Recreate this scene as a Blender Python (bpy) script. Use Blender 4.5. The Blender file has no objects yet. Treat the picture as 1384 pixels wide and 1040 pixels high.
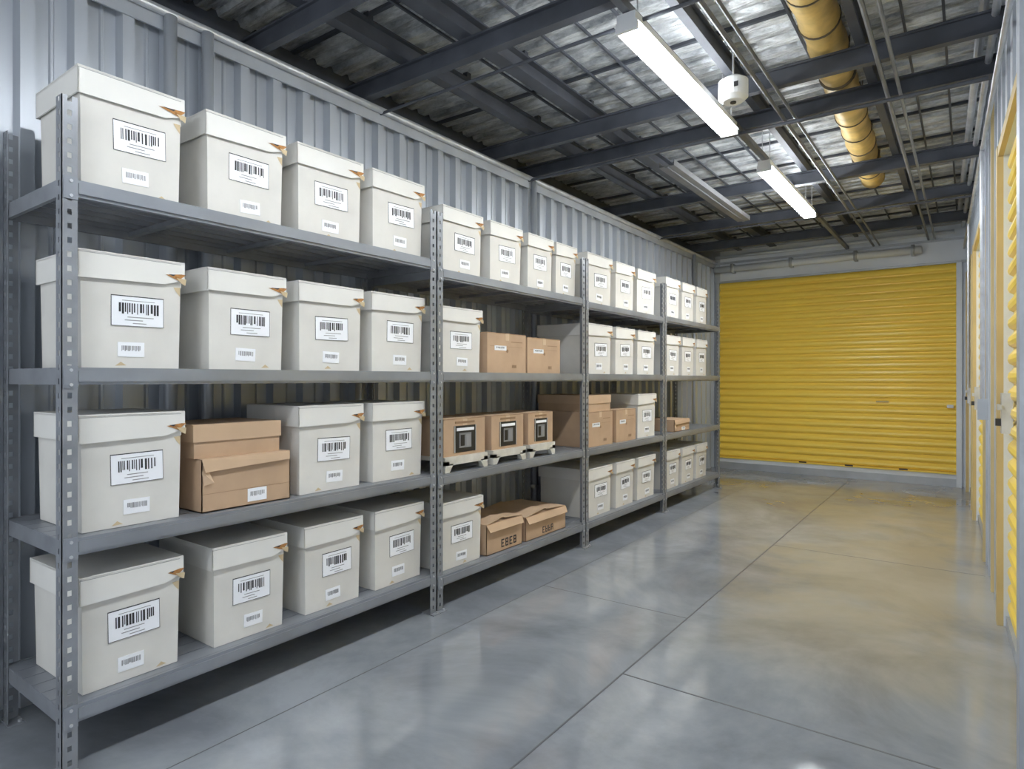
import bpy, math, random
from mathutils import Vector, Matrix
random.seed(7)
H=1.4
sc=bpy.context.scene
sc.view_settings.view_transform='Standard'

# ---------------- materials ----------------
def mat(name,col,rough=0.5,metal=0.0,var=0.0,scale=6.0,col2=None,bump=0.0,bscale=40.0,emit=None,estr=0,stretch=None,rvar=0.0):
    m=bpy.data.materials.new(name); m.use_nodes=True
    nt=m.node_tree; b=nt.nodes['Principled BSDF']
    b.inputs['Base Color'].default_value=(*col,1); b.inputs['Roughness'].default_value=rough
    b.inputs['Metallic'].default_value=metal
    tc=nt.nodes.new('ShaderNodeTexCoord')
    mp=nt.nodes.new('ShaderNodeMapping'); nt.links.new(tc.outputs['Object'],mp.inputs['Vector'])
    if stretch: mp.inputs['Scale'].default_value=stretch
    if var>0 or col2:
        n=nt.nodes.new('ShaderNodeTexNoise'); n.inputs['Scale'].default_value=scale; n.inputs['Detail'].default_value=5
        nt.links.new(mp.outputs[0],n.inputs['Vector'])
        r=nt.nodes.new('ShaderNodeValToRGB'); nt.links.new(n.outputs['Fac'],r.inputs['Fac'])
        c2=col2 if col2 else tuple(max(0,c*(1-var)) for c in col)
        c1=col if col2 else tuple(min(1,c*(1+var)) for c in col)
        r.color_ramp.elements[0].position=0.32; r.color_ramp.elements[1].position=0.68
        r.color_ramp.elements[0].color=(*c2,1); r.color_ramp.elements[1].color=(*c1,1)
        nt.links.new(r.outputs[0],b.inputs['Base Color'])
    if bump>0:
        n2=nt.nodes.new('ShaderNodeTexNoise'); n2.inputs['Scale'].default_value=bscale; n2.inputs['Detail'].default_value=4
        nt.links.new(mp.outputs[0],n2.inputs['Vector'])
        bp=nt.nodes.new('ShaderNodeBump'); bp.inputs['Strength'].default_value=bump; bp.inputs['Distance'].default_value=0.02
        nt.links.new(n2.outputs['Fac'],bp.inputs['Height']); nt.links.new(bp.outputs[0],b.inputs['Normal'])
    if emit:
        b.inputs['Emission Color'].default_value=(*emit,1); b.inputs['Emission Strength'].default_value=estr
    return m

M_white=mat('box_white',(.71,.695,.655),.75,var=.06,scale=5,bump=.05,bscale=12)
M_lid=mat('box_lid_white',(.78,.77,.735),.7,var=.04,scale=4,bump=.05,bscale=10)
M_label=mat('label_paper',(.92,.94,.98),.5)
M_ink=mat('label_ink',(.03,.03,.035),.6)
M_inkg=mat('label_ink_grey',(.3,.3,.31),.6)
M_tear=mat('torn_card',(.40,.19,.06),.8,var=.3,scale=60)
M_stain=mat('card_stain',(.60,.48,.30),.8)
M_card=mat('cardboard',(.50,.345,.225),.8,var=.09,scale=5,bump=.05,bscale=15)
M_card2=mat('cardboard_lid',(.56,.395,.26),.8,var=.06,scale=5)
M_cardin=mat('cardboard_inside',(.30,.19,.11),.85)
M_tape=mat('packing_tape',(.60,.45,.30),.35)
M_steel=mat('rack_steel',(.27,.285,.31),.40,.35,var=.15,scale=8)
M_deck=mat('shelf_steel',(.28,.30,.335),.38,.35,var=.12,scale=4)
M_wall=mat('wall_metal',(.50,.535,.585),.34,.3,var=.14,scale=1.3,stretch=(1,1,.35))
M_trim=mat('trim_metal',(.45,.48,.52),.42,.3,var=.1,scale=4)
M_light=mat('panel_light_grey',(.74,.78,.83),.42,.05,var=.05,scale=2)
M_dark=mat('dark_beam',(.068,.075,.092),.5,.1,var=.25,scale=5)
M_pipe=mat('galv_pipe',(.55,.57,.60),.35,.5,var=.15,scale=9)
M_strut=mat('strut_grey',(.17,.18,.20),.45,.4,var=.15,scale=9)
M_chan=mat('channel_grey',(.22,.225,.235),.5,.3,var=.15,scale=5)
M_yel=mat('door_yellow',(1.0,.72,.115),.33,0,var=.03,scale=1.5)
M_jam=mat('door_frame_tan',(.60,.47,.23),.5,0,var=.1,scale=3)
M_duct=mat('duct_yellow',(.62,.44,.16),.45,.1,var=.25,scale=7,bump=.4,bscale=9)
M_band=mat('duct_band',(.13,.11,.08),.5,.4)
M_plastic=mat('white_plastic',(.8,.82,.84),.35)
M_black=mat('black_plastic',(.02,.02,.022),.3)
M_lamp=mat('tube_glow',(1,1,1),.5,emit=(.94,.975,1),estr=46)
M_lamp2=mat('tube_glow_bright',(1,1,1),.5,emit=(.94,.975,1),estr=84)
M_upfill=mat('added_uplight',(1,1,1),.5,emit=(.94,.975,1),estr=44)
M_pallet=mat('pallet_white',(.62,.6,.54),.7,var=.1,scale=12)

def foil():
    m=bpy.data.materials.new('ceiling_deck_foil'); m.use_nodes=True; nt=m.node_tree; b=nt.nodes['Principled BSDF']
    tc=nt.nodes.new('ShaderNodeTexCoord'); mp=nt.nodes.new('ShaderNodeMapping'); mp.inputs['Scale'].default_value=(.8,3,1)
    nt.links.new(tc.outputs['Object'],mp.inputs[0])
    n=nt.nodes.new('ShaderNodeTexNoise'); n.inputs['Scale'].default_value=2.6; n.inputs['Detail'].default_value=9; n.inputs['Roughness'].default_value=.72
    nt.links.new(mp.outputs[0],n.inputs['Vector'])
    r=nt.nodes.new('ShaderNodeValToRGB'); nt.links.new(n.outputs['Fac'],r.inputs[0])
    e=r.color_ramp.elements; e[0].position=.38; e[0].color=(.26,.28,.30,1); e[1].position=.62; e[1].color=(.92,.95,.97,1)
    nt.links.new(r.outputs[0],b.inputs['Base Color'])
    b.inputs['Metallic'].default_value=.35; b.inputs['Roughness'].default_value=.36
    n2=nt.nodes.new('ShaderNodeTexNoise'); n2.inputs['Scale'].default_value=9; n2.inputs['Detail'].default_value=6
    nt.links.new(mp.outputs[0],n2.inputs['Vector'])
    bp=nt.nodes.new('ShaderNodeBump'); bp.inputs['Strength'].default_value=.9; bp.inputs['Distance'].default_value=.05
    nt.links.new(n2.outputs['Fac'],bp.inputs['Height']); nt.links.new(bp.outputs[0],b.inputs['Normal'])
    return m
M_foil=foil()

def floor_mat():
    m=bpy.data.materials.new('polished_concrete'); m.use_nodes=True; nt=m.node_tree; b=nt.nodes['Principled BSDF']
    L=nt.links.new
    tc=nt.nodes.new('ShaderNodeTexCoord')
    n=nt.nodes.new('ShaderNodeTexNoise'); n.inputs['Scale'].default_value=.95; n.inputs['Detail'].default_value=9; n.inputs['Roughness'].default_value=.64; n.inputs['Distortion'].default_value=.4
    L(tc.outputs['Object'],n.inputs['Vector'])
    r=nt.nodes.new('ShaderNodeValToRGB'); L(n.outputs['Fac'],r.inputs[0])
    e=r.color_ramp.elements; e[0].position=.36; e[0].color=(.195,.212,.24,1); e[1].position=.66; e[1].color=(.37,.395,.43,1)
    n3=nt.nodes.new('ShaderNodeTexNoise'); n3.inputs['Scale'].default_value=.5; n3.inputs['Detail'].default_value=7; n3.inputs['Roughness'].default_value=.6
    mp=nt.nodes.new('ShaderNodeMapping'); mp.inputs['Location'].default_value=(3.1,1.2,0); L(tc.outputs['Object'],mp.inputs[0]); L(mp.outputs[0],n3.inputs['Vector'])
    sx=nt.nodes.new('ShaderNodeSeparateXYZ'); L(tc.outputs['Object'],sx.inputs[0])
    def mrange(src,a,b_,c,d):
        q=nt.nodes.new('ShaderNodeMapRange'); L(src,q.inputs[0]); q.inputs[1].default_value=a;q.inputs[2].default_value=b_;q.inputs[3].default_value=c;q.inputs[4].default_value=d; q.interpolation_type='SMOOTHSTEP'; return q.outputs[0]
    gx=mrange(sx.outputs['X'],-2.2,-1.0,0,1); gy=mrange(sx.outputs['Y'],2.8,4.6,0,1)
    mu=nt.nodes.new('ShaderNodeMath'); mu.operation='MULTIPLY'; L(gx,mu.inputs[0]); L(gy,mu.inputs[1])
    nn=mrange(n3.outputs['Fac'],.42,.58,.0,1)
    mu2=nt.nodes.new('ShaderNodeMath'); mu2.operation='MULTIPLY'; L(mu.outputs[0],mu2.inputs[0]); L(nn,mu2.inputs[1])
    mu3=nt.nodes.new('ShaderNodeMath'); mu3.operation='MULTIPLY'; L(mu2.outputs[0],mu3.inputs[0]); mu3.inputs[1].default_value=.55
    mx=nt.nodes.new('ShaderNodeMix'); mx.data_type='RGBA'; L(mu3.outputs[0],mx.inputs[0]); L(r.outputs[0],mx.inputs[6]); mx.inputs[7].default_value=(.40,.36,.27,1)  # tan patches: yellow door's reflection painted into the floor colour
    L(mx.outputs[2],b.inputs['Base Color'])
    n4=nt.nodes.new('ShaderNodeTexNoise'); n4.inputs['Scale'].default_value=1.7; n4.inputs['Detail'].default_value=8; n4.inputs['Roughness'].default_value=.65
    L(tc.outputs['Object'],n4.inputs['Vector'])
    L(mrange(n4.outputs['Fac'],.38,.62,.05,.19),b.inputs['Roughness'])
    b.inputs['Specular IOR Level'].default_value=.9
    b.inputs['IOR'].default_value=1.65
    return m
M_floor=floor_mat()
M_joint=mat('floor_joint',(.10,.105,.115),.5)

# ---------------- mesh builder ----------------
class MB:
    def __init__(s): s.v=[];s.f=[];s.m=[];s.mats=[]
    def mi(s,m):
        if m not in s.mats: s.mats.append(m)
        return s.mats.index(m)
    def poly(s,pts,m):
        i=len(s.v); s.v+= [tuple(p) for p in pts]; s.f.append(tuple(range(i,i+len(pts)))); s.m.append(s.mi(m))
    def box(s,x0,x1,y0,y1,z0,z1,m,M=None):
        i=len(s.v)
        pts=[(x0,y0,z0),(x1,y0,z0),(x1,y1,z0),(x0,y1,z0),(x0,y0,z1),(x1,y0,z1),(x1,y1,z1),(x0,y1,z1)]
        if M: pts=[tuple(M@Vector(p)) for p in pts]
        s.v+=pts
        for f in [(0,3,2,1),(4,5,6,7),(0,1,5,4),(1,2,6,5),(2,3,7,6),(3,0,4,7)]:
            s.f.append(tuple(i+k for k in f)); s.m.append(s.mi(m))
    def hexa(s,pts,m):
        i=len(s.v); s.v+=[tuple(p) for p in pts]
        for f in [(0,3,2,1),(4,5,6,7),(0,1,5,4),(1,2,6,5),(2,3,7,6),(3,0,4,7)]:
            s.f.append(tuple(i+k for k in f)); s.m.append(s.mi(m))
    def cyl(s,p0,p1,r,m,n=14,r2=None):
        p0=Vector(p0);p1=Vector(p1); r2=r if r2 is None else r2
        d=(p1-p0).normalized(); a=d.orthogonal().normalized(); b=d.cross(a)
        i=len(s.v)
        for p,rr in((p0,r),(p1,r2)):
            for k in range(n):
                t=2*math.pi*k/n; s.v.append(tuple(p+a*math.cos(t)*rr+b*math.sin(t)*rr))
        for k in range(n):
            k2=(k+1)%n; s.f.append((i+k,i+k2,i+n+k2,i+n+k)); s.m.append(s.mi(m))
        s.f.append(tuple(i+k for k in reversed(range(n)))); s.m.append(s.mi(m))
        s.f.append(tuple(i+n+k for k in range(n))); s.m.append(s.mi(m))
    def build(s,name,loc=(0,0,0),rotz=0,smooth=False,parent=None):
        me=bpy.data.meshes.new(name); me.from_pydata(s.v,[],s.f)
        for m in s.mats: me.materials.append(m)
        for p,mi in zip(me.polygons,s.m): p.material_index=mi
        if smooth:
            for p in me.polygons: p.use_smooth=len(p.vertices)==4
        me.update()
        o=bpy.data.objects.new(name,me); sc.collection.objects.link(o)
        o.location=loc; o.rotation_euler=(0,0,rotz)
        if parent: o.parent=parent
        return o

WX=-2.36*H         # left wall plane
BY=7.12*H          # back wall plane
zb=H+1.33*H; zt=H+1.415*H
ZD=zt+.17          # deck height
YB=-2.2            # rear limit
# ---------------- room ----------------
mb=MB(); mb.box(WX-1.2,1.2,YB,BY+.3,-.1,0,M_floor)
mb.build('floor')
mb=MB()
mb.box(-.947*H-.004,-.947*H+.004,YB,BY-.02,0,.001,M_joint)
mb.box(-1.66*H-.002,-1.66*H+.002,YB,BY-.02,0,.001,M_joint)
for y in (1.945*H,): mb.box(-.947*H,.2,y-.004,y+.004,0,.001,M_joint)
for y in (3.98*H,-.1*H): mb.box(-.947*H,.1,y-.002,y+.002,0,.001,M_joint)
mb.box(-1.66*H,-.947*H,2.55*H-.0015,2.55*H+.0015,0,.001,M_joint)
mb.build('trim_floor_joints')

def corrug_wall(x,y0,y1,z0,z1,pitch,depth,m,sign=1):
    mb=MB(); prof=[]
    y=y0
    while y<y1-.001:
        prof+=[(y,0),(y+pitch*.26,0),(y+pitch*.29,depth*.18),(y+pitch*.34,depth*.18),(y+pitch*.37,0),(y+pitch*.62,0),(y+pitch*.68,depth),(y+pitch*.94,depth)]
        y+=pitch
    prof.append((y,0))
    for (a,da),(b,db) in zip(prof[:-1],prof[1:]):
        mb.poly([(x+sign*da,a,z0),(x+sign*db,b,z0),(x+sign*db,b,z1),(x+sign*da,a,z1)],m)
    return mb
ZT=H+1.29*H
mb=corrug_wall(WX,YB,BY-.03,0,ZT,.20,.05,M_wall)
mb.box(WX-.12,WX-.05,YB,BY,0,ZT,M_wall)
mb.box(WX-.35,WX-.3,YB,BY,ZT-.02,ZD+.05,M_dark)
mb.build('wall_left')
mb=MB()
mb.box(WX-.30,WX+.055,YB,BY,ZT,ZT+.05,M_trim)
mb.cyl((WX+.08,YB,ZT+.015),(WX+.08,BY,ZT+.015),.022,M_pipe)
mb.box(WX+.051,WX+.062,YB,BY,ZT-.07,ZT,M_trim)
mb.build('trim_wall_top')
mb=MB()
for y,r in ((1.10*H,.03),(1.235*H,.03),(3.42*H,.025),(6.4*H,.025)):
    mb.cyl((WX+.085,y,.0),(WX+.085,y,ZT-.0),r,M_wall)
    for z in (.4,1.4,2.1): mb.box(WX+.05,WX+.115,y-.045,y+.045,z,z+.03,M_trim)
mb.build('wall_conduit',smooth=True)

# ceiling deck, ridges run across the room
mb=MB(); pitch=.14; y=YB
x0,x1=WX-.35,1.2
while y<BY+.2:
    P=[(y,0),(y+pitch*.5,0),(y+pitch*.58,.03),(y+pitch*.9,.03),(y+pitch,0)]
    for (a,da),(b,db) in zip(P[:-1],P[1:]):
        mb.poly([(x0,a,ZD+da),(x0,b,ZD+db),(x1,b,ZD+db),(x1,a,ZD+da)],M_foil)
    y+=pitch
mb.box(x0,x1,YB,BY+.2,ZD+.06,ZD+.1,M_dark)
mb.build('ceiling')

def ibeam_x(mb,y,x0,x1,z0,z1,w,m):
    mb.box(x0,x1,y-w/2,y+w/2,z0,z0+.012,m); mb.box(x0,x1,y-w/2,y+w/2,z1-.012,z1,m); mb.box(x0,x1,y-.006,y+.006,z0+.012,z1-.012,m)
def ibeam_y(mb,x,y0,y1,z0,z1,w,m):
    mb.box(x-w/2,x+w/2,y0,y1,z0,z0+.012,m); mb.box(x-w/2,x+w/2,y0,y1,z1-.012,z1,m); mb.box(x-.006,x+.006,y0,y1,z0+.012,z1-.012,m)
mb=MB()
for y,w in ((-.6,.06),(.55,.06),(1.477*H,.045),(2.02*H,.06),(3.04*H,.05),(3.48*H,.10),(4.67*H,.07),(5.6*H,.06),(6.5*H,.07)):
    ibeam_x(mb,y,WX-.28,.22,zb,zt,w,M_dark)
mb.build('ceiling_cross_beam')
mb=MB()
for x,w in ((-2.04*H,.07),(-1.69*H,.10),(-.90*H,.05),(-.37*H,.05)):
    ibeam_y(mb,x,YB,BY-.02,zt+.001,zt+.12,w,M_dark)
    y=YB+.2
    while y<BY-.1:
        mb.box(x-.02,x+.02,y-.02,y+.02,zt+.12,ZD-.001,M_dark); y+=.9
mb.build('ceiling_girder')
mb=MB()
y=-.3
while y<BY-.1:
    mb.box(WX-.28,.25,y-.012,y+.012,ZD-.022,ZD-.001,M_dark); y+=.7
for x in (-2.2*H,-1.87*H,-1.52*H,-1.35*H,-1.18*H,-.60*H,-.22*H,-.08*H): mb.box(x-.007,x+.007,YB,BY-.02,ZD-.038,ZD-.023,M_dark)
mb.build('ceiling_purlin')
mb=MB()
for x,z,r,m in ((-.75*H,zb-.03,.014,M_strut),(-.70*H,zb-.03,.011,M_strut),(-.30*H,zb-.028,.013,M_strut),(-.25*H,zb-.028,.011,M_strut)):
    mb.cyl((x,YB,z),(x,BY-.02,z),r,m,n=8)
mb.box(-.98*H-.02,-.98*H+.02,YB,BY-.02,zb-.042,zb-.001,M_strut)
for y,z,r in ((2.02*H+.12,zb-.055,.010),(3.48*H-.14,zb-.056,.012),(5.5*H,zb-.055,.010)):
    mb.cyl((WX+.02,y,z),(.1,y,z),r,M_dark,n=8)
mb.build('ceiling_conduit')
mb=MB()
cx=-1.49*H; ya,yb=3.66*H,5.30*H
mb.box(cx-.07,cx+.07,ya,yb,zb-.05,zb-.045,M_chan); mb.box(cx-.07,cx-.065,ya,yb,zb-.045,zb-.001,M_chan); mb.box(cx+.065,cx+.07,ya,yb,zb-.045,zb-.001,M_chan)
mb.box(cx-.012,cx+.012,ya,yb,zb-.06,zb-.05,M_strut)
mb.build('cable_tray')

# insulated duct
mb=MB()
D0=Vector((-.455*H,1.2*H,H+1.505*H)); D1=Vector((-.575*H,5.40*H,H+1.505*H))
N=60; n=24; ax=(D1-D0)
for i in range(N+1):
    t=i/N; p=D0+ax*t; rr=.110*(1+.05*math.sin(i*1.9)+.03*math.sin(i*.7))
    for k in range(n):
        a=2*math.pi*k/n; mb.v.append((p.x+math.cos(a)*rr,p.y,p.z+math.sin(a)*rr*.98))
for i in range(N):
    for k in range(n):
        k2=(k+1)%n; mb.f.append((i*n+k,i*n+k2,(i+1)*n+k2,(i+1)*n+k)); mb.m.append(mb.mi(M_duct))
mb.f.append(tuple(N*n+k for k in range(n))); mb.m.append(mb.mi(M_duct))
for i in range(1,15):
    p=D0+ax*(i/15); mb.cyl(p,p+ax.normalized()*.012,.118,M_band,n=24)
    if i%2: mb.cyl(p+Vector((.117,0,0)),p+Vector((.117,0,.14)),.004,M_band,n=6)
mb.build('air_duct',smooth=True)

def roller(mb,axis,a0,a1,z0,z1,fixed,depth,pitch,m,sign,tf=lambda p:p):
    k=int(round((z1-z0)/pitch)); pitch=(z1-z0)/k; prof=[]
    for i in range(k):
        z=z0+i*pitch
        prof+=[(z,0.0),(z+pitch*.12,0.0),(z+pitch*.25,depth*.75),(z+pitch*.45,depth),(z+pitch*.7,depth*.85),(z+pitch*.88,depth*.3)]
    prof.append((z1,0))
    for (za,da),(zb_,db) in zip(prof[:-1],prof[1:]):
        if axis=='x': q=[(a0,fixed+sign*da,za),(a1,fixed+sign*da,za),(a1,fixed+sign*db,zb_),(a0,fixed+sign*db,zb_)]
        else: q=[(fixed+sign*da,a0,za),(fixed+sign*da,a1,za),(fixed+sign*db,a1,zb_),(fixed+sign*db,a0,zb_)]
        mb.poly([tf(p) for p in q],m)
DX0,DX1=-2.26*H,-.085*H; DZ=2.07*H
mb=MB()
mb.box(WX-.4,DX0,BY,BY+.1,0,ZD+.05,M_wall); mb.box(DX1,.25,BY,BY+.1,0,ZD+.05,M_light)
mb.box(DX0,DX1,BY,BY+.1,DZ,ZD+.05,M_light)
mb.box(DX0,DX1,BY+.05,BY+.1,0,DZ,M_light)
mb.build('wall_back')
mb=MB()
mb.box(WX+.06,.12,BY-.03,BY-.001,DZ+.0,DZ+.03,M_trim)
mb.box(WX+.06,.12,BY-.02,BY-.001,DZ+.30,DZ+.33,M_trim)
mb.box(DX1,DX1+.06,BY-.06,BY-.001,0,DZ,M_light)
mb.box(DX0-.05,DX0,BY-.06,BY-.001,0,DZ,M_trim)
mb.box(WX+.06,.12,BY-.10,BY-.001,DZ+.50,DZ+.53,M_trim)
mb.build('trim_back')
mb=MB()
mb.cyl((-2.3*H,BY-.10,DZ+.20),(-.35*H,BY-.10,DZ+.20),.05,M_light,n=16)
mb.cyl((-2.3*H,BY-.06,DZ+.40),(-.1*H,BY-.06,DZ+.40),.025,M_light,n=10)
for x in (-2.1,-1.5,-.9,-.42):
    mb.box(x*H-.02,x*H+.02,BY-.16,BY-.001,DZ+.14,DZ+.27,M_trim)
mb.build('header_pipe',smooth=True)
mb=MB()
f=BY-.002
roller(mb,'x',DX0+.001,DX1-.001,.17,DZ-.002,f,.034,.105,M_yel,-1)
mb.box(DX0+.001,DX1-.001,f-.045,f,.0,.10,M_trim); mb.box(DX0+.001,DX1-.001,f-.03,f,.10,.17,M_light)
mb.box(DX0+.001,DX1-.001,f-.05,f,.16,.185,M_yel)
mb.box(DX1-.10,DX1-.03,f-.06,f-.03,1.02,1.06,M_pipe)
mb.box(DX1-.9,DX1-.75,f-.055,f-.03,1.075,1.095,M_jam)
for x in (-2.0,-1.4,-.75): mb.box(x,x+.10,f-.055,f-.045,.172,.19,M_black)
mb.build('door_1')

def RT(p):
    lx,ly,lz=p
    return (.03*(BY-ly)+lx, ly, lz)
class RMB(MB):
    def rb(s,x0,x1,y0,y1,z0,z1,m):
        pts=[(x0,y0,z0),(x1,y0,z0),(x1,y1,z0),(x0,y1,z0),(x0,y0,z1),(x1,y0,z1),(x1,y1,z1),(x0,y1,z1)]
        s.hexa([RT(p) for p in pts],m)
doors=[(2.02*H,3.22*H),(4.33*H,5.50*H),(5.95*H,6.85*H)]
DH=1.90*H
mb=RMB()
ys=[YB]+[v for d in doors for v in d]+[BY]
for i in range(0,len(ys),2): 
    mb.rb(0,.1,ys[i],ys[i+1],0,DH,M_light)
mb.rb(0,.1,YB,BY,DH,ZD+.05,M_light)
y=YB
while y<BY:
    inside=any(a-.08<y<b+.05 for a,b in doors)
    mb.rb(-.012,0,y,y+.03,DH+.1 if inside else 0,ZD,M_trim); y+=.3
mb.build('wall_right')
for i,(a,b) in enumerate(doors):
    mb=RMB()
    roller(mb,'y',a,b,.06,DH,.045,.028,.10,M_yel,-1,tf=RT)
    mb.rb(.01,.06,a,b,0,.06,M_trim)
    mb.rb(-.03,.0,b,b+.09,0,DH+.06,M_jam); mb.rb(-.025,0,a-.06,a,0,DH+.06,M_jam if i else M_light)
    mb.rb(-.025,0,a,b,DH,DH+.06,M_jam)
    yl=b-.12
    mb.rb(-.02,.03,yl-.05,yl+.03,1.10,1.32,M_pipe); mb.rb(-.045,-.02,yl-.02,yl+.0,1.14,1.18,M_black); mb.rb(-.04,-.02,yl-.09,yl-.02,1.23,1.26,M_pipe)
    mb.build('door_%d'%(i+2))
mb=RMB()
mb.rb(-.078,-.0,1.93*H,2.02*H-.03,0,ZD-.1,M_trim)
mb.rb(-.02,0,3.7*H,3.74*H,0,ZD-.3,M_jam)
mb.build('trim_right')
mb=MB()
for off,z,r in ((-.05,H+1.40*H,.02),(-.10,H+1.45*H,.025),(-.04,H+1.2*H,.015)):
    mb.cyl(RT((off,YB,z)),RT((off,BY-.03,z)),r,M_pipe,n=10)
mb.cyl(RT((-.04,6.0*H,1.3)),RT((-.04,6.0*H,3.1)),.015,M_pipe,n=8)
mb.cyl(RT((-.04,4.1*H,1.2)),RT((-.04,4.1*H,3.1)),.015,M_pipe,n=8)
a=RT((-.04,4.1*H,1.2)); mb.box(a[0]-.03,a[0]+.035,a[1]-.04,a[1]+.04,1.1,1.25,M_trim)
mb.build('right_wall_conduit')

# ---------------- racks ----------------
XF=-1.835*H; XB=-2.27*H
U=[.63*H,1.985*H,3.275*H,4.48*H,5.77*H]
TOP=2.40
SH=[[2.11,1.44,.83,.235],[2.065,1.44,.815,.205],[2.045,1.44,.81,.20],[2.06,1.435,.81,.20]]
def post(mb,x,y,dx,dy):
    w=.05; t=.003
    def flange(horiz):
        def bx(a0,a1,z0,z1):
            if horiz: mb.box(min(x,x+dx*t),max(x,x+dx*t),min(y+dy*a0,y+dy*a1),max(y+dy*a0,y+dy*a1),z0,z1,M_steel)
            else: mb.box(min(x+dx*a0,x+dx*a1),max(x+dx*a0,x+dx*a1),min(y,y+dy*t),max(y,y+dy*t),z0,z1,M_steel)
        bx(0,.018,0,TOP); bx(.032,w,0,TOP)
        z=0
        while z<TOP:
            bx(.018,.032,z,min(z+.030,TOP)); z+=.05
    flange(True); flange(False)
def rack(y0,y1,shelves):
    mb=MB()
    for (x,dx) in ((XF,-1),(XB,1)):
        post(mb,x,y0,dx,1); post(mb,x,y1,dx,-1)
        for y in (y0+.025,y1-.025): 
            xx=x+dx*.02; mb.box(xx-.05,xx+.05,y-.028,y+.028,0.0,.006,M_steel)
            mb.cyl((xx+.035,y+.015,.006),(xx+.035,y+.015,.014),.008,M_pipe,n=6)
    for zt_ in shelves:
        bh=.062
        mb.box(XF-.018,XF-.004,y0+.004,y1-.004,zt_-bh,zt_,M_deck); mb.box(XF-.03,XF-.018,y0+.05,y1-.05,zt_-bh,zt_-bh+.012,M_steel)
        mb.box(XF-.0035,XF+.004,y0+.052,y1-.052,zt_-bh+.012,zt_-.012,M_deck)
        mb.box(XB+.004,XB+.018,y0+.004,y1-.004,zt_-bh,zt_,M_steel)
        for y in (y0+.005,y1-.02): mb.box(XB+.018,XF-.018,y,y+.015,zt_-bh,zt_-.004,M_steel)
        k=6; W=(XF-XB-.04)/k
        for i in range(k):
            a=XB+.02+i*W; mb.box(a+.002,a+W-.003,y0+.006,y1-.006,zt_-.012,zt_-.001,M_deck)
            mb.box(a+.002,a+.010,y0+.02,y1-.02,zt_-.03,zt_-.012,M_steel)
        for j in range(1,4):
            y=y0+(y1-y0)*j/4; mb.box(XB+.018,XF-.018,y-.015,y+.015,zt_-.05,zt_-.03,M_steel)
        for y in (y0+.028,y1-.028):
            mb.box(XF,XF+.004,y-.022,y+.022,zt_-bh-.012,zt_+.006,M_deck)
            for z in (zt_-bh+.0,zt_-.01): mb.cyl((XF+.004,y,z),(XF+.008,y,z),.006,M_pipe,n=8)
    mb.build('storage_rack')
for i in range(4): rack(U[i]+(.0 if i==0 else .004)-(.025 if i==0 else 0),U[i+1]-.004,SH[i])
mb=MB()
for y in (U[0]-.10,): 
    mb.box(XB-.02,XB+.03,y-.03,y,0,TOP,M_dark); mb.box(XB+.04,XB+.07,y-.03,y,0,TOP-.15,M_dark)
    for z in (.2,1.0,1.8): mb.box(XB+.03,XB+.04,y-.02,y-.01,z,z+.04,M_dark)
mb.build('steel_channel_post')

# ---------------- boxes ----------------
XBF=-1.868*H
def label(mb,x,yc,zc,w,h,rng,bars=True,tilt=0):
    M=Matrix.Translation((x,yc,zc))@Matrix.Rotation(tilt,4,'X')
    mb.box(0,.0012,-w/2,w/2,-h/2,h/2,M_label,M)
    if bars:
        t=.0014 if w>.1 else .0008; e=.0018
        for (a,b,c,d) in ((-w/2,w/2,h/2-t*2.5,h/2),(-w/2,w/2,-h/2,-h/2+t),(-w/2,-w/2+t,-h/2,h/2),(w/2-t,w/2,-h/2,h/2)):
            mb.box(0,e,a,b,c,d,M_ink,M)
        mb.box(0,e,-w*.3,w*.32,h*.33,h*.35,M_inkg,M)
    y=-w*.36
    while y<w*.36:
        bw=rng.choice((.0025,.004,.007))*(w/.18); 
        low=h*.0 if rng.random()<.6 else h*.06
        mb.box(0,.0022,y,y+bw,low-h*.10,h*.26,M_ink if bars else M_inkg,M); y+=bw+rng.choice((.003,.004,.007))*(w/.18)
    if bars:
        for r,(a,b) in enumerate(((-.2,.3),(-.25,.1),(-.1,.22))):
            mb.box(0,.002,w*a,w*(b*rng.uniform(.6,1.1)),-h*(.19+.10*r)-h*.025,-h*(.19+.10*r),M_inkg,M)
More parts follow.
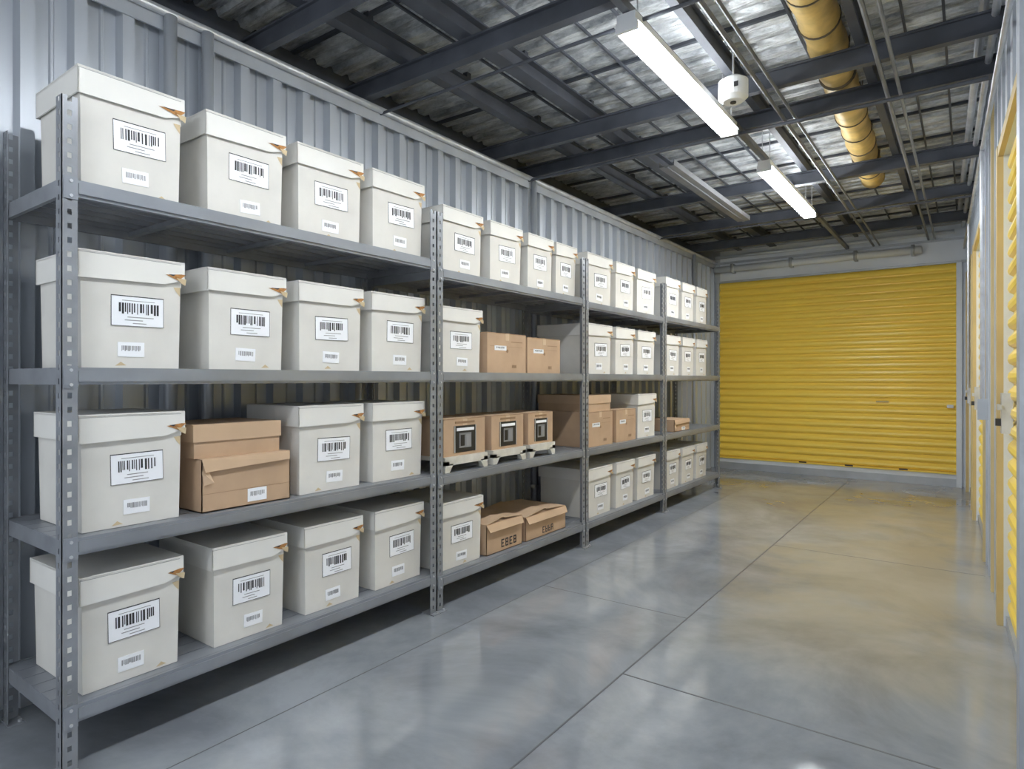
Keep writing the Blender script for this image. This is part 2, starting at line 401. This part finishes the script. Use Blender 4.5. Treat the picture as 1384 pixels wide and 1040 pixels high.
def archive_box(y0,y1,z,ht=.435,depth=.42,xf=XBF,seed=0):
    rng=random.Random(seed*31+5)
    w=y1-y0; mb=MB(); hw=w/2; hd=depth/2; o=.011; lh=.10*ht/.435
    tp=.006
    b0=(hd-o-tp,hw-o-tp); b1=(hd-o,hw-o)
    zt_=ht-.02
    mb.hexa([(-b0[0],-b0[1],0),(b0[0],-b0[1],0),(b0[0],b0[1],0),(-b0[0],b0[1],0),(-b1[0],-b1[1],zt_),(b1[0],-b1[1],zt_),(b1[0],b1[1],zt_),(-b1[0],b1[1],zt_)],M_white)
    t=.005
    mb.box(-hd,hd,-hw,hw,ht-.008,ht,M_lid)
    mb.box(-hd,hd,-hw,-hw+t,ht-lh,ht-.004,M_lid); mb.box(-hd,-hd+t,-hw,hw,ht-lh,ht-.004,M_lid)
    mb.box(-hd,hd-.03,hw-t,hw,ht-lh,ht-.004,M_lid)
    c=.20*w
    def fr(ya,yb,za0,zb0,za1,zb1,m,x=hd,xo=0,tt=t):
        mb.hexa([(x-tt,ya,za0),(x+xo,ya,za0),(x+xo,yb,zb0),(x-tt,yb,zb0),(x-tt,ya,za1),(x+xo,ya,za1),(x+xo,yb,zb1),(x-tt,yb,zb1)],m)
    bl=rng.uniform(-.006,.006)
    fr(-hw,hw-c,ht-lh+bl,ht-lh+.004,ht-.004,ht-.004,M_lid)
    fr(hw-c,hw,ht-lh+.004,ht-lh*.70,ht-.004,ht-.004,M_lid)
    zt0=ht-lh*.55
    j=rng.uniform(.7,1.2)
    mb.poly([(hd+.002,hw-c*1.15*j,zt0-.002),(hd+.003,hw-c*.2,zt0+.006),(hd+.004,hw+.002,ht-lh*.50),(hd+.003,hw-c*.35,ht-lh*.76)],M_tear)
    mb.poly([(hd+.003,hw-c*.45,ht-lh*.66),(hd+.006,hw+.003,ht-lh*.68),(hd+.004,hw,ht-lh*.94),(hd+.002,hw-c*.25,ht-lh*.84)],M_stain)
    mb.poly([(hd+.0035,hw-c*1.0*j,zt0+.001),(hd+.0045,hw-c*.5,zt0+.002),(hd+.0045,hw-c*.62,zt0-.005)],M_ink)
    mb.box(hd-.001,hd+.0008,-hw,hw-c*.2,ht-.011,ht-.0095,M_inkg)
    mb.poly([(hd-o+.0005,hw-o-.03,ht-lh-.004),(hd-o+.0005,hw-o-.002,ht-lh-.002),(hd-o+.0003,hw-o-.004,ht-lh-.04),(hd-o+.0003,hw-o-.02,ht-lh-.02)],M_stain)
    q=rng.uniform(-.2,.3)*w
    mb.poly([(hd-o-tp+.0015,-.02+q,.008),(hd-o-tp+.0015,.02+q,.010),(hd-o-tp+.0018,q,.024)],M_stain)
    xs=hd-o-tp*.35
    label(mb,xs,w*.04+rng.uniform(-.012,.012),ht*.50+rng.uniform(-.008,.008),w*.50,ht*.27,rng,True,rng.uniform(-.03,.03))
    label(mb,xs-.002,w*.03+rng.uniform(-.02,.02),ht*.16+rng.uniform(-.008,.008),w*.25,ht*.13,rng,False,rng.uniform(-.04,.04))
    return mb.build('archive_box',(xf-hd,(y0+y1)/2,z),rng.uniform(-.012,.012))
s=0
R1=[(.660,.935),(1.0,1.275),(1.322,1.612),(1.655,1.945)]
def row(rk,ri,spans,**k):
    global s
    for a,b in spans:
        s+=1
        archive_box(a*H,b*H,SH[rk][ri]+.001,seed=s,**k)
row(0,0,R1); row(0,1,R1)
row(0,2,[R1[0],R1[2],R1[3]],depth=.44)
row(0,3,[(.660,.93),(1.02,1.28),(1.35,1.61),(1.665,1.94)],depth=.48)
R2=[(2.06,2.345),(2.40,2.675),(2.72,2.975),(3.005,3.235)]
row(1,0,R2,ht=.41); row(1,1,[(2.04,2.34)],ht=.41); row(1,3,[(2.05,2.345)],ht=.42,depth=.5)
R3=[(3.36,3.69),(3.745,4.03),(4.08,4.39)]
row(2,0,R3,depth=.5); row(2,1,R3,depth=.52); row(2,3,R3,depth=.5,ht=.42); row(2,2,[(4.09,4.40)],depth=.5)
R4=[(4.58,4.88),(4.93,5.21),(5.26,5.53)]
row(3,0,R4,depth=.5);row(3,1,R4,depth=.5);row(3,3,R4,depth=.5,ht=.41)

def glyphs(mb,x,y0,z0,h,n,m,rng):
    y=y0
    for i in range(n):
        w=h*.6; k=rng.randint(0,3); t=h*.16
        mb.box(x,x+.0012,y,y+t,z0,z0+h,m)
        if k!=1: mb.box(x,x+.0012,y,y+w,z0+h-t,z0+h,m)
        if k!=2: mb.box(x,x+.0012,y,y+w,z0,z0+t,m)
        if k!=0: mb.box(x,x+.0012,y+w-t,y+w,z0,z0+h,m)
        mb.box(x,x+.0012,y,y+w*.8,z0+h*.42,z0+h*.42+t,m)
        y+=h*.85
def card_box(y0,y1,z,ht,depth=.38,style='closed',xf=XBF,seed=0,rot=0):
    rng=random.Random(seed); mb=MB(); w=y1-y0; hw=w/2; hd=depth/2; t=.004
    if style in('closed','window','lid'):
        mb.box(-hd,hd,-hw,hw,0,ht,M_card)
        mb.box(-hd-.0005,hd+.0008,-.022,.022,ht-.05,ht+.0012,M_tape)
        mb.box(-hd,hd,-.001,.001,ht,ht+.0015,M_cardin)
        mb.box(hd,hd+.0015,-hw,hw,ht-.004,ht-.001,M_cardin)
    if style=='lid':
        mb.box(-hd-.006,hd+.006,-hw-.006,hw+.006,ht-.07,ht+.003,M_card2)
    if style=='closed':
        label(mb,hd,-hw*.35,ht*.62,w*.3,ht*.12,rng,False)
        mb.box(hd,hd+.0012,hw*.2,hw*.8,ht*.78,ht*.80,M_cardin); mb.box(hd,hd+.0012,-hw*.85,hw*.8,ht*.66,ht*.665,M_cardin)
        glyphs(mb,hd,hw*.25,ht*.12,ht*.08,3,M_cardin,rng)
        mb.cyl((hd-.001,0,ht*.55),(hd+.0015,0,ht*.55),.012,M_cardin,n=12)
    if style=='window':
        a=w*.26
        mb.box(hd,hd+.003,-a,a,ht*.08,ht*.80,M_black)
        for q in (-1,1): mb.box(hd+.003,hd+.006,q*a-(.006 if q>0 else 0),q*a+(.006 if q<0 else 0),ht*.08,ht*.8,M_pipe)
        mb.box(hd+.003,hd+.006,-a*.8,a*.8,ht*.66,ht*.74,M_label); mb.box(hd+.003,hd+.005,-a*.55,a*.55,ht*.2,ht*.6,M_steel)
        mb.box(hd+.005,hd+.007,-a*.45,-a*.1,ht*.25,ht*.55,M_black); mb.box(hd+.005,hd+.007,a*.05,a*.45,ht*.25,ht*.55,M_inkg)
        mb.box(hd,hd+.002,-a*.9,a*.9,ht*.86,ht*.92,M_cardin)
    if style in('open','flat'):
        mb.box(-hd,hd,-hw,hw,0,t,M_card)
        mb.box(hd-t,hd,-hw,hw,0,ht,M_card); mb.box(-hd,-hd+t,-hw,hw,0,ht,M_card)
        mb.box(-hd,hd,-hw,-hw+t,0,ht,M_card); mb.box(-hd,hd,hw-t,hw,0,ht,M_card)
        mb.box(-hd+t,hd-t,-hw+t,hw-t,ht*.72,ht*.74,M_cardin)
        fl=.055 if style=='open' else .05
        def flap(pivot,L0,L1,ang,ex=0):
            u=Vector((math.cos(ang),0,math.sin(ang)))*fl; a=Vector((pivot[0],L0,ht)); b=Vector((pivot[0],L1,ht)); nrm=Vector((-math.sin(ang),0,math.cos(ang)))*t
            sh=(b-a).normalized()*.010; kk=Vector((0,0,ex))
            mb.hexa([a,b,b+u-sh+kk,a+u+sh,a+nrm,b+nrm,b+u-sh+nrm+kk,a+u+sh+nrm],M_card2)
        if style=='open':
            flap((hd,0,ht),-hw,hw*.99,-1.38,.018)
            mb.box(-hd,hd-.002,-hw,hw,ht-.002,ht+.002,M_card2)
            mb.poly([(hd+.001,-hw,ht-.05),(hd+.001,-hw+.03,ht-.05),(hd+.02,-hw+.045,ht-.10),(hd+.004,-hw+.01,ht-.11)],M_card2)
            mb.box(hd,hd+.001,-hw,hw,ht*.34,ht*.345,M_cardin)
        else:
            mb.box(-hd+.01,hd-.003,-hw+.003,hw-.003,ht,ht+.004,M_card2)
            mb.hexa([(-hd,-hw,ht+.004),(hd,-hw,ht+.004),(hd-.01,-.01,ht+.03),(-hd+.01,-.01,ht+.03),(-hd,-hw,ht+.008),(hd,-hw,ht+.008),(hd-.01,-.01,ht+.034),(-hd+.01,-.01,ht+.034)],M_card2)
            mb.hexa([(-hd,hw,ht+.004),(hd,hw,ht+.004),(hd-.01,.01,ht+.022),(-hd+.01,.01,ht+.022),(-hd,hw,ht+.008),(hd,hw,ht+.008),(hd-.01,.01,ht+.026),(-hd+.01,.01,ht+.026)],M_card2)
            flap((hd,0,ht),-hw,hw,-1.1)
        if style=='flat':
            glyphs(mb,hd,-hw*.2,ht*.12,ht*.28,4,M_ink,rng)
        else: label(mb,hd,hw*.2,ht*.2,w*.22,ht*.26,rng,False)
    return mb.build('cardboard_box',(xf-hd,(y0+y1)/2,z),rot)
z=SH[0][2]+.001
card_box(.985*H,1.29*H,z,.225,depth=.42,style='open',seed=3)
card_box(.975*H,1.265*H,z+.228,.14,depth=.36,style='lid',xf=XBF-.035,seed=4)
z=SH[1][1]+.001
card_box(2.375*H,2.70*H,z,.275,depth=.36,seed=5); card_box(2.715*H,3.04*H,z,.265,depth=.38,seed=6)
z=SH[1][2]+.001
for i,(a,b) in enumerate(((2.06,2.36),(2.405,2.68),(2.72,2.965))):
    mb=MB(); w=(b-a)*H; hw=w/2; hd=.17
    mb.box(-hd,hd,-hw,hw,.07,.095,M_pallet)
    mb.box(hd-.03,hd,-hw,hw,.045,.07,M_pallet); mb.box(-hd,-hd+.03,-hw,hw,.045,.07,M_pallet)
    for y in (-hw,hw-.04):
        mb.box(-hd,-hd+.05,y,y+.04,0,.07,M_pallet); mb.box(hd-.05,hd,y,y+.04,0,.07,M_pallet)
    for sg in (-1,1):
        mb.hexa([(hd-.03,sg*(hw-.04),.0),(hd,sg*(hw-.04),.0),(hd,sg*(hw-.075),.05),(hd-.03,sg*(hw-.075),.05),(hd-.03,sg*(hw-.04),.05),(hd,sg*(hw-.04),.05),(hd,sg*(hw-.07),.055),(hd-.03,sg*(hw-.07),.055)],M_pallet)
    mb.build('small_pallet',(XBF-hd+.02,(a+b)/2*H,z))
    card_box(a*H+.005,b*H-.005,z+.096,.235,depth=.33,style='window',seed=20+i)
z=SH[1][3]+.001
card_box(2.37*H,2.665*H,z,.20,depth=.42,style='flat',seed=31); card_box(2.70*H,3.10*H,z,.17,depth=.44,style='flat',seed=32)
z=SH[2][2]+.001
card_box(3.36*H,3.69*H,z,.30,depth=.52,seed=40); card_box(3.37*H,3.67*H,z+.302,.14,depth=.50,style='lid',xf=XBF-.01,seed=41)
card_box(3.745*H,4.04*H,z,.30,depth=.42,seed=42)
z=SH[3][2]+.001
card_box(4.75*H,5.08*H,z,.13,depth=.36,style='open',seed=50)

# ---------------- lights ----------------
def fixture(x,y0,y1,z,lm):
    mb=MB()
    mb.box(-.05,.05,y0,y1,.035,.075,M_plastic)
    mb.hexa([(-.065,y0,.02),(.065,y0,.02),(.065,y1,.02),(-.065,y1,.02),(-.05,y0,.036),(.05,y0,.036),(.05,y1,.036),(-.05,y1,.036)],M_plastic)
    mb.box(-.055,.055,y0+.02,y1-.02,-.012,.0195,lm)
    mb.box(-.04,.04,y0+.12,y1-.12,.0755,.079,M_upfill)  # added glow strip, hidden on top of the housing, brightens the ceiling
    mb.box(-.058,.058,y0,y0+.02,-.015,.02,M_plastic); mb.box(-.058,.058,y1-.02,y1,-.015,.02,M_plastic)
    for y in (y0+.07,y1-.07):
        for q in (-.03,.03): mb.cyl((q,y,.07),(q,y,ZD-z),.004,M_pipe,n=6)
        mb.box(-.04,.04,y-.03,y+.03,.075,.09,M_pipe)
    mb.build('fluorescent_light_fixture',(x,0,z))
LZ=H+1.25*H-.01
fixture(-.98*H,2.04*H,3.24*H,LZ,M_lamp)
fixture(-.98*H,3.90*H,5.25*H,LZ,M_lamp2)
fixture(-.98*H,.50*H,1.65*H,LZ,M_lamp)  # added fill lamp, unseen above the frame
fixture(-.98*H,-1.3*H,-.1*H,LZ,M_lamp)  # another added fill lamp, out of sight behind the camera
# sensor
mb=MB()
p=Vector((-.838*H,2.82*H,H+1.275*H))
mb.cyl((0,0,-.05),(0,0,.05),.088,M_plastic,n=28); mb.cyl((0,0,-.075),(0,0,-.05),.06,M_plastic,n=28,r2=.088)
mb.cyl((0,0,.05),(0,0,.075),.088,M_plastic,n=28,r2=.05)
mb.cyl((0,0,-.083),(0,0,-.075),.018,M_black,n=12); mb.cyl((0,0,.07),(0,0,ZD-p.z),.006,M_pipe,n=8)
mb.box(.03,.055,-.088,-.085,-.02,.01,M_black)
mb.build('motion_sensor',p)

w=bpy.data.worlds.new('World'); sc.world=w; w.use_nodes=True
w.node_tree.nodes['Background'].inputs[0].default_value=(.90,.95,1,1); w.node_tree.nodes['Background'].inputs[1].default_value=1.6

cd=bpy.data.cameras.new('Camera'); cam=bpy.data.objects.new('Camera',cd); sc.collection.objects.link(cam)
cam.location=(0,0,H); cam.rotation_euler=(math.radians(90),0,math.radians(35.93))
cd.sensor_fit='HORIZONTAL'; cd.sensor_width=36; cd.lens=850/1384*36; cd.shift_y=-8/1384; cd.clip_start=.02
sc.camera=cam
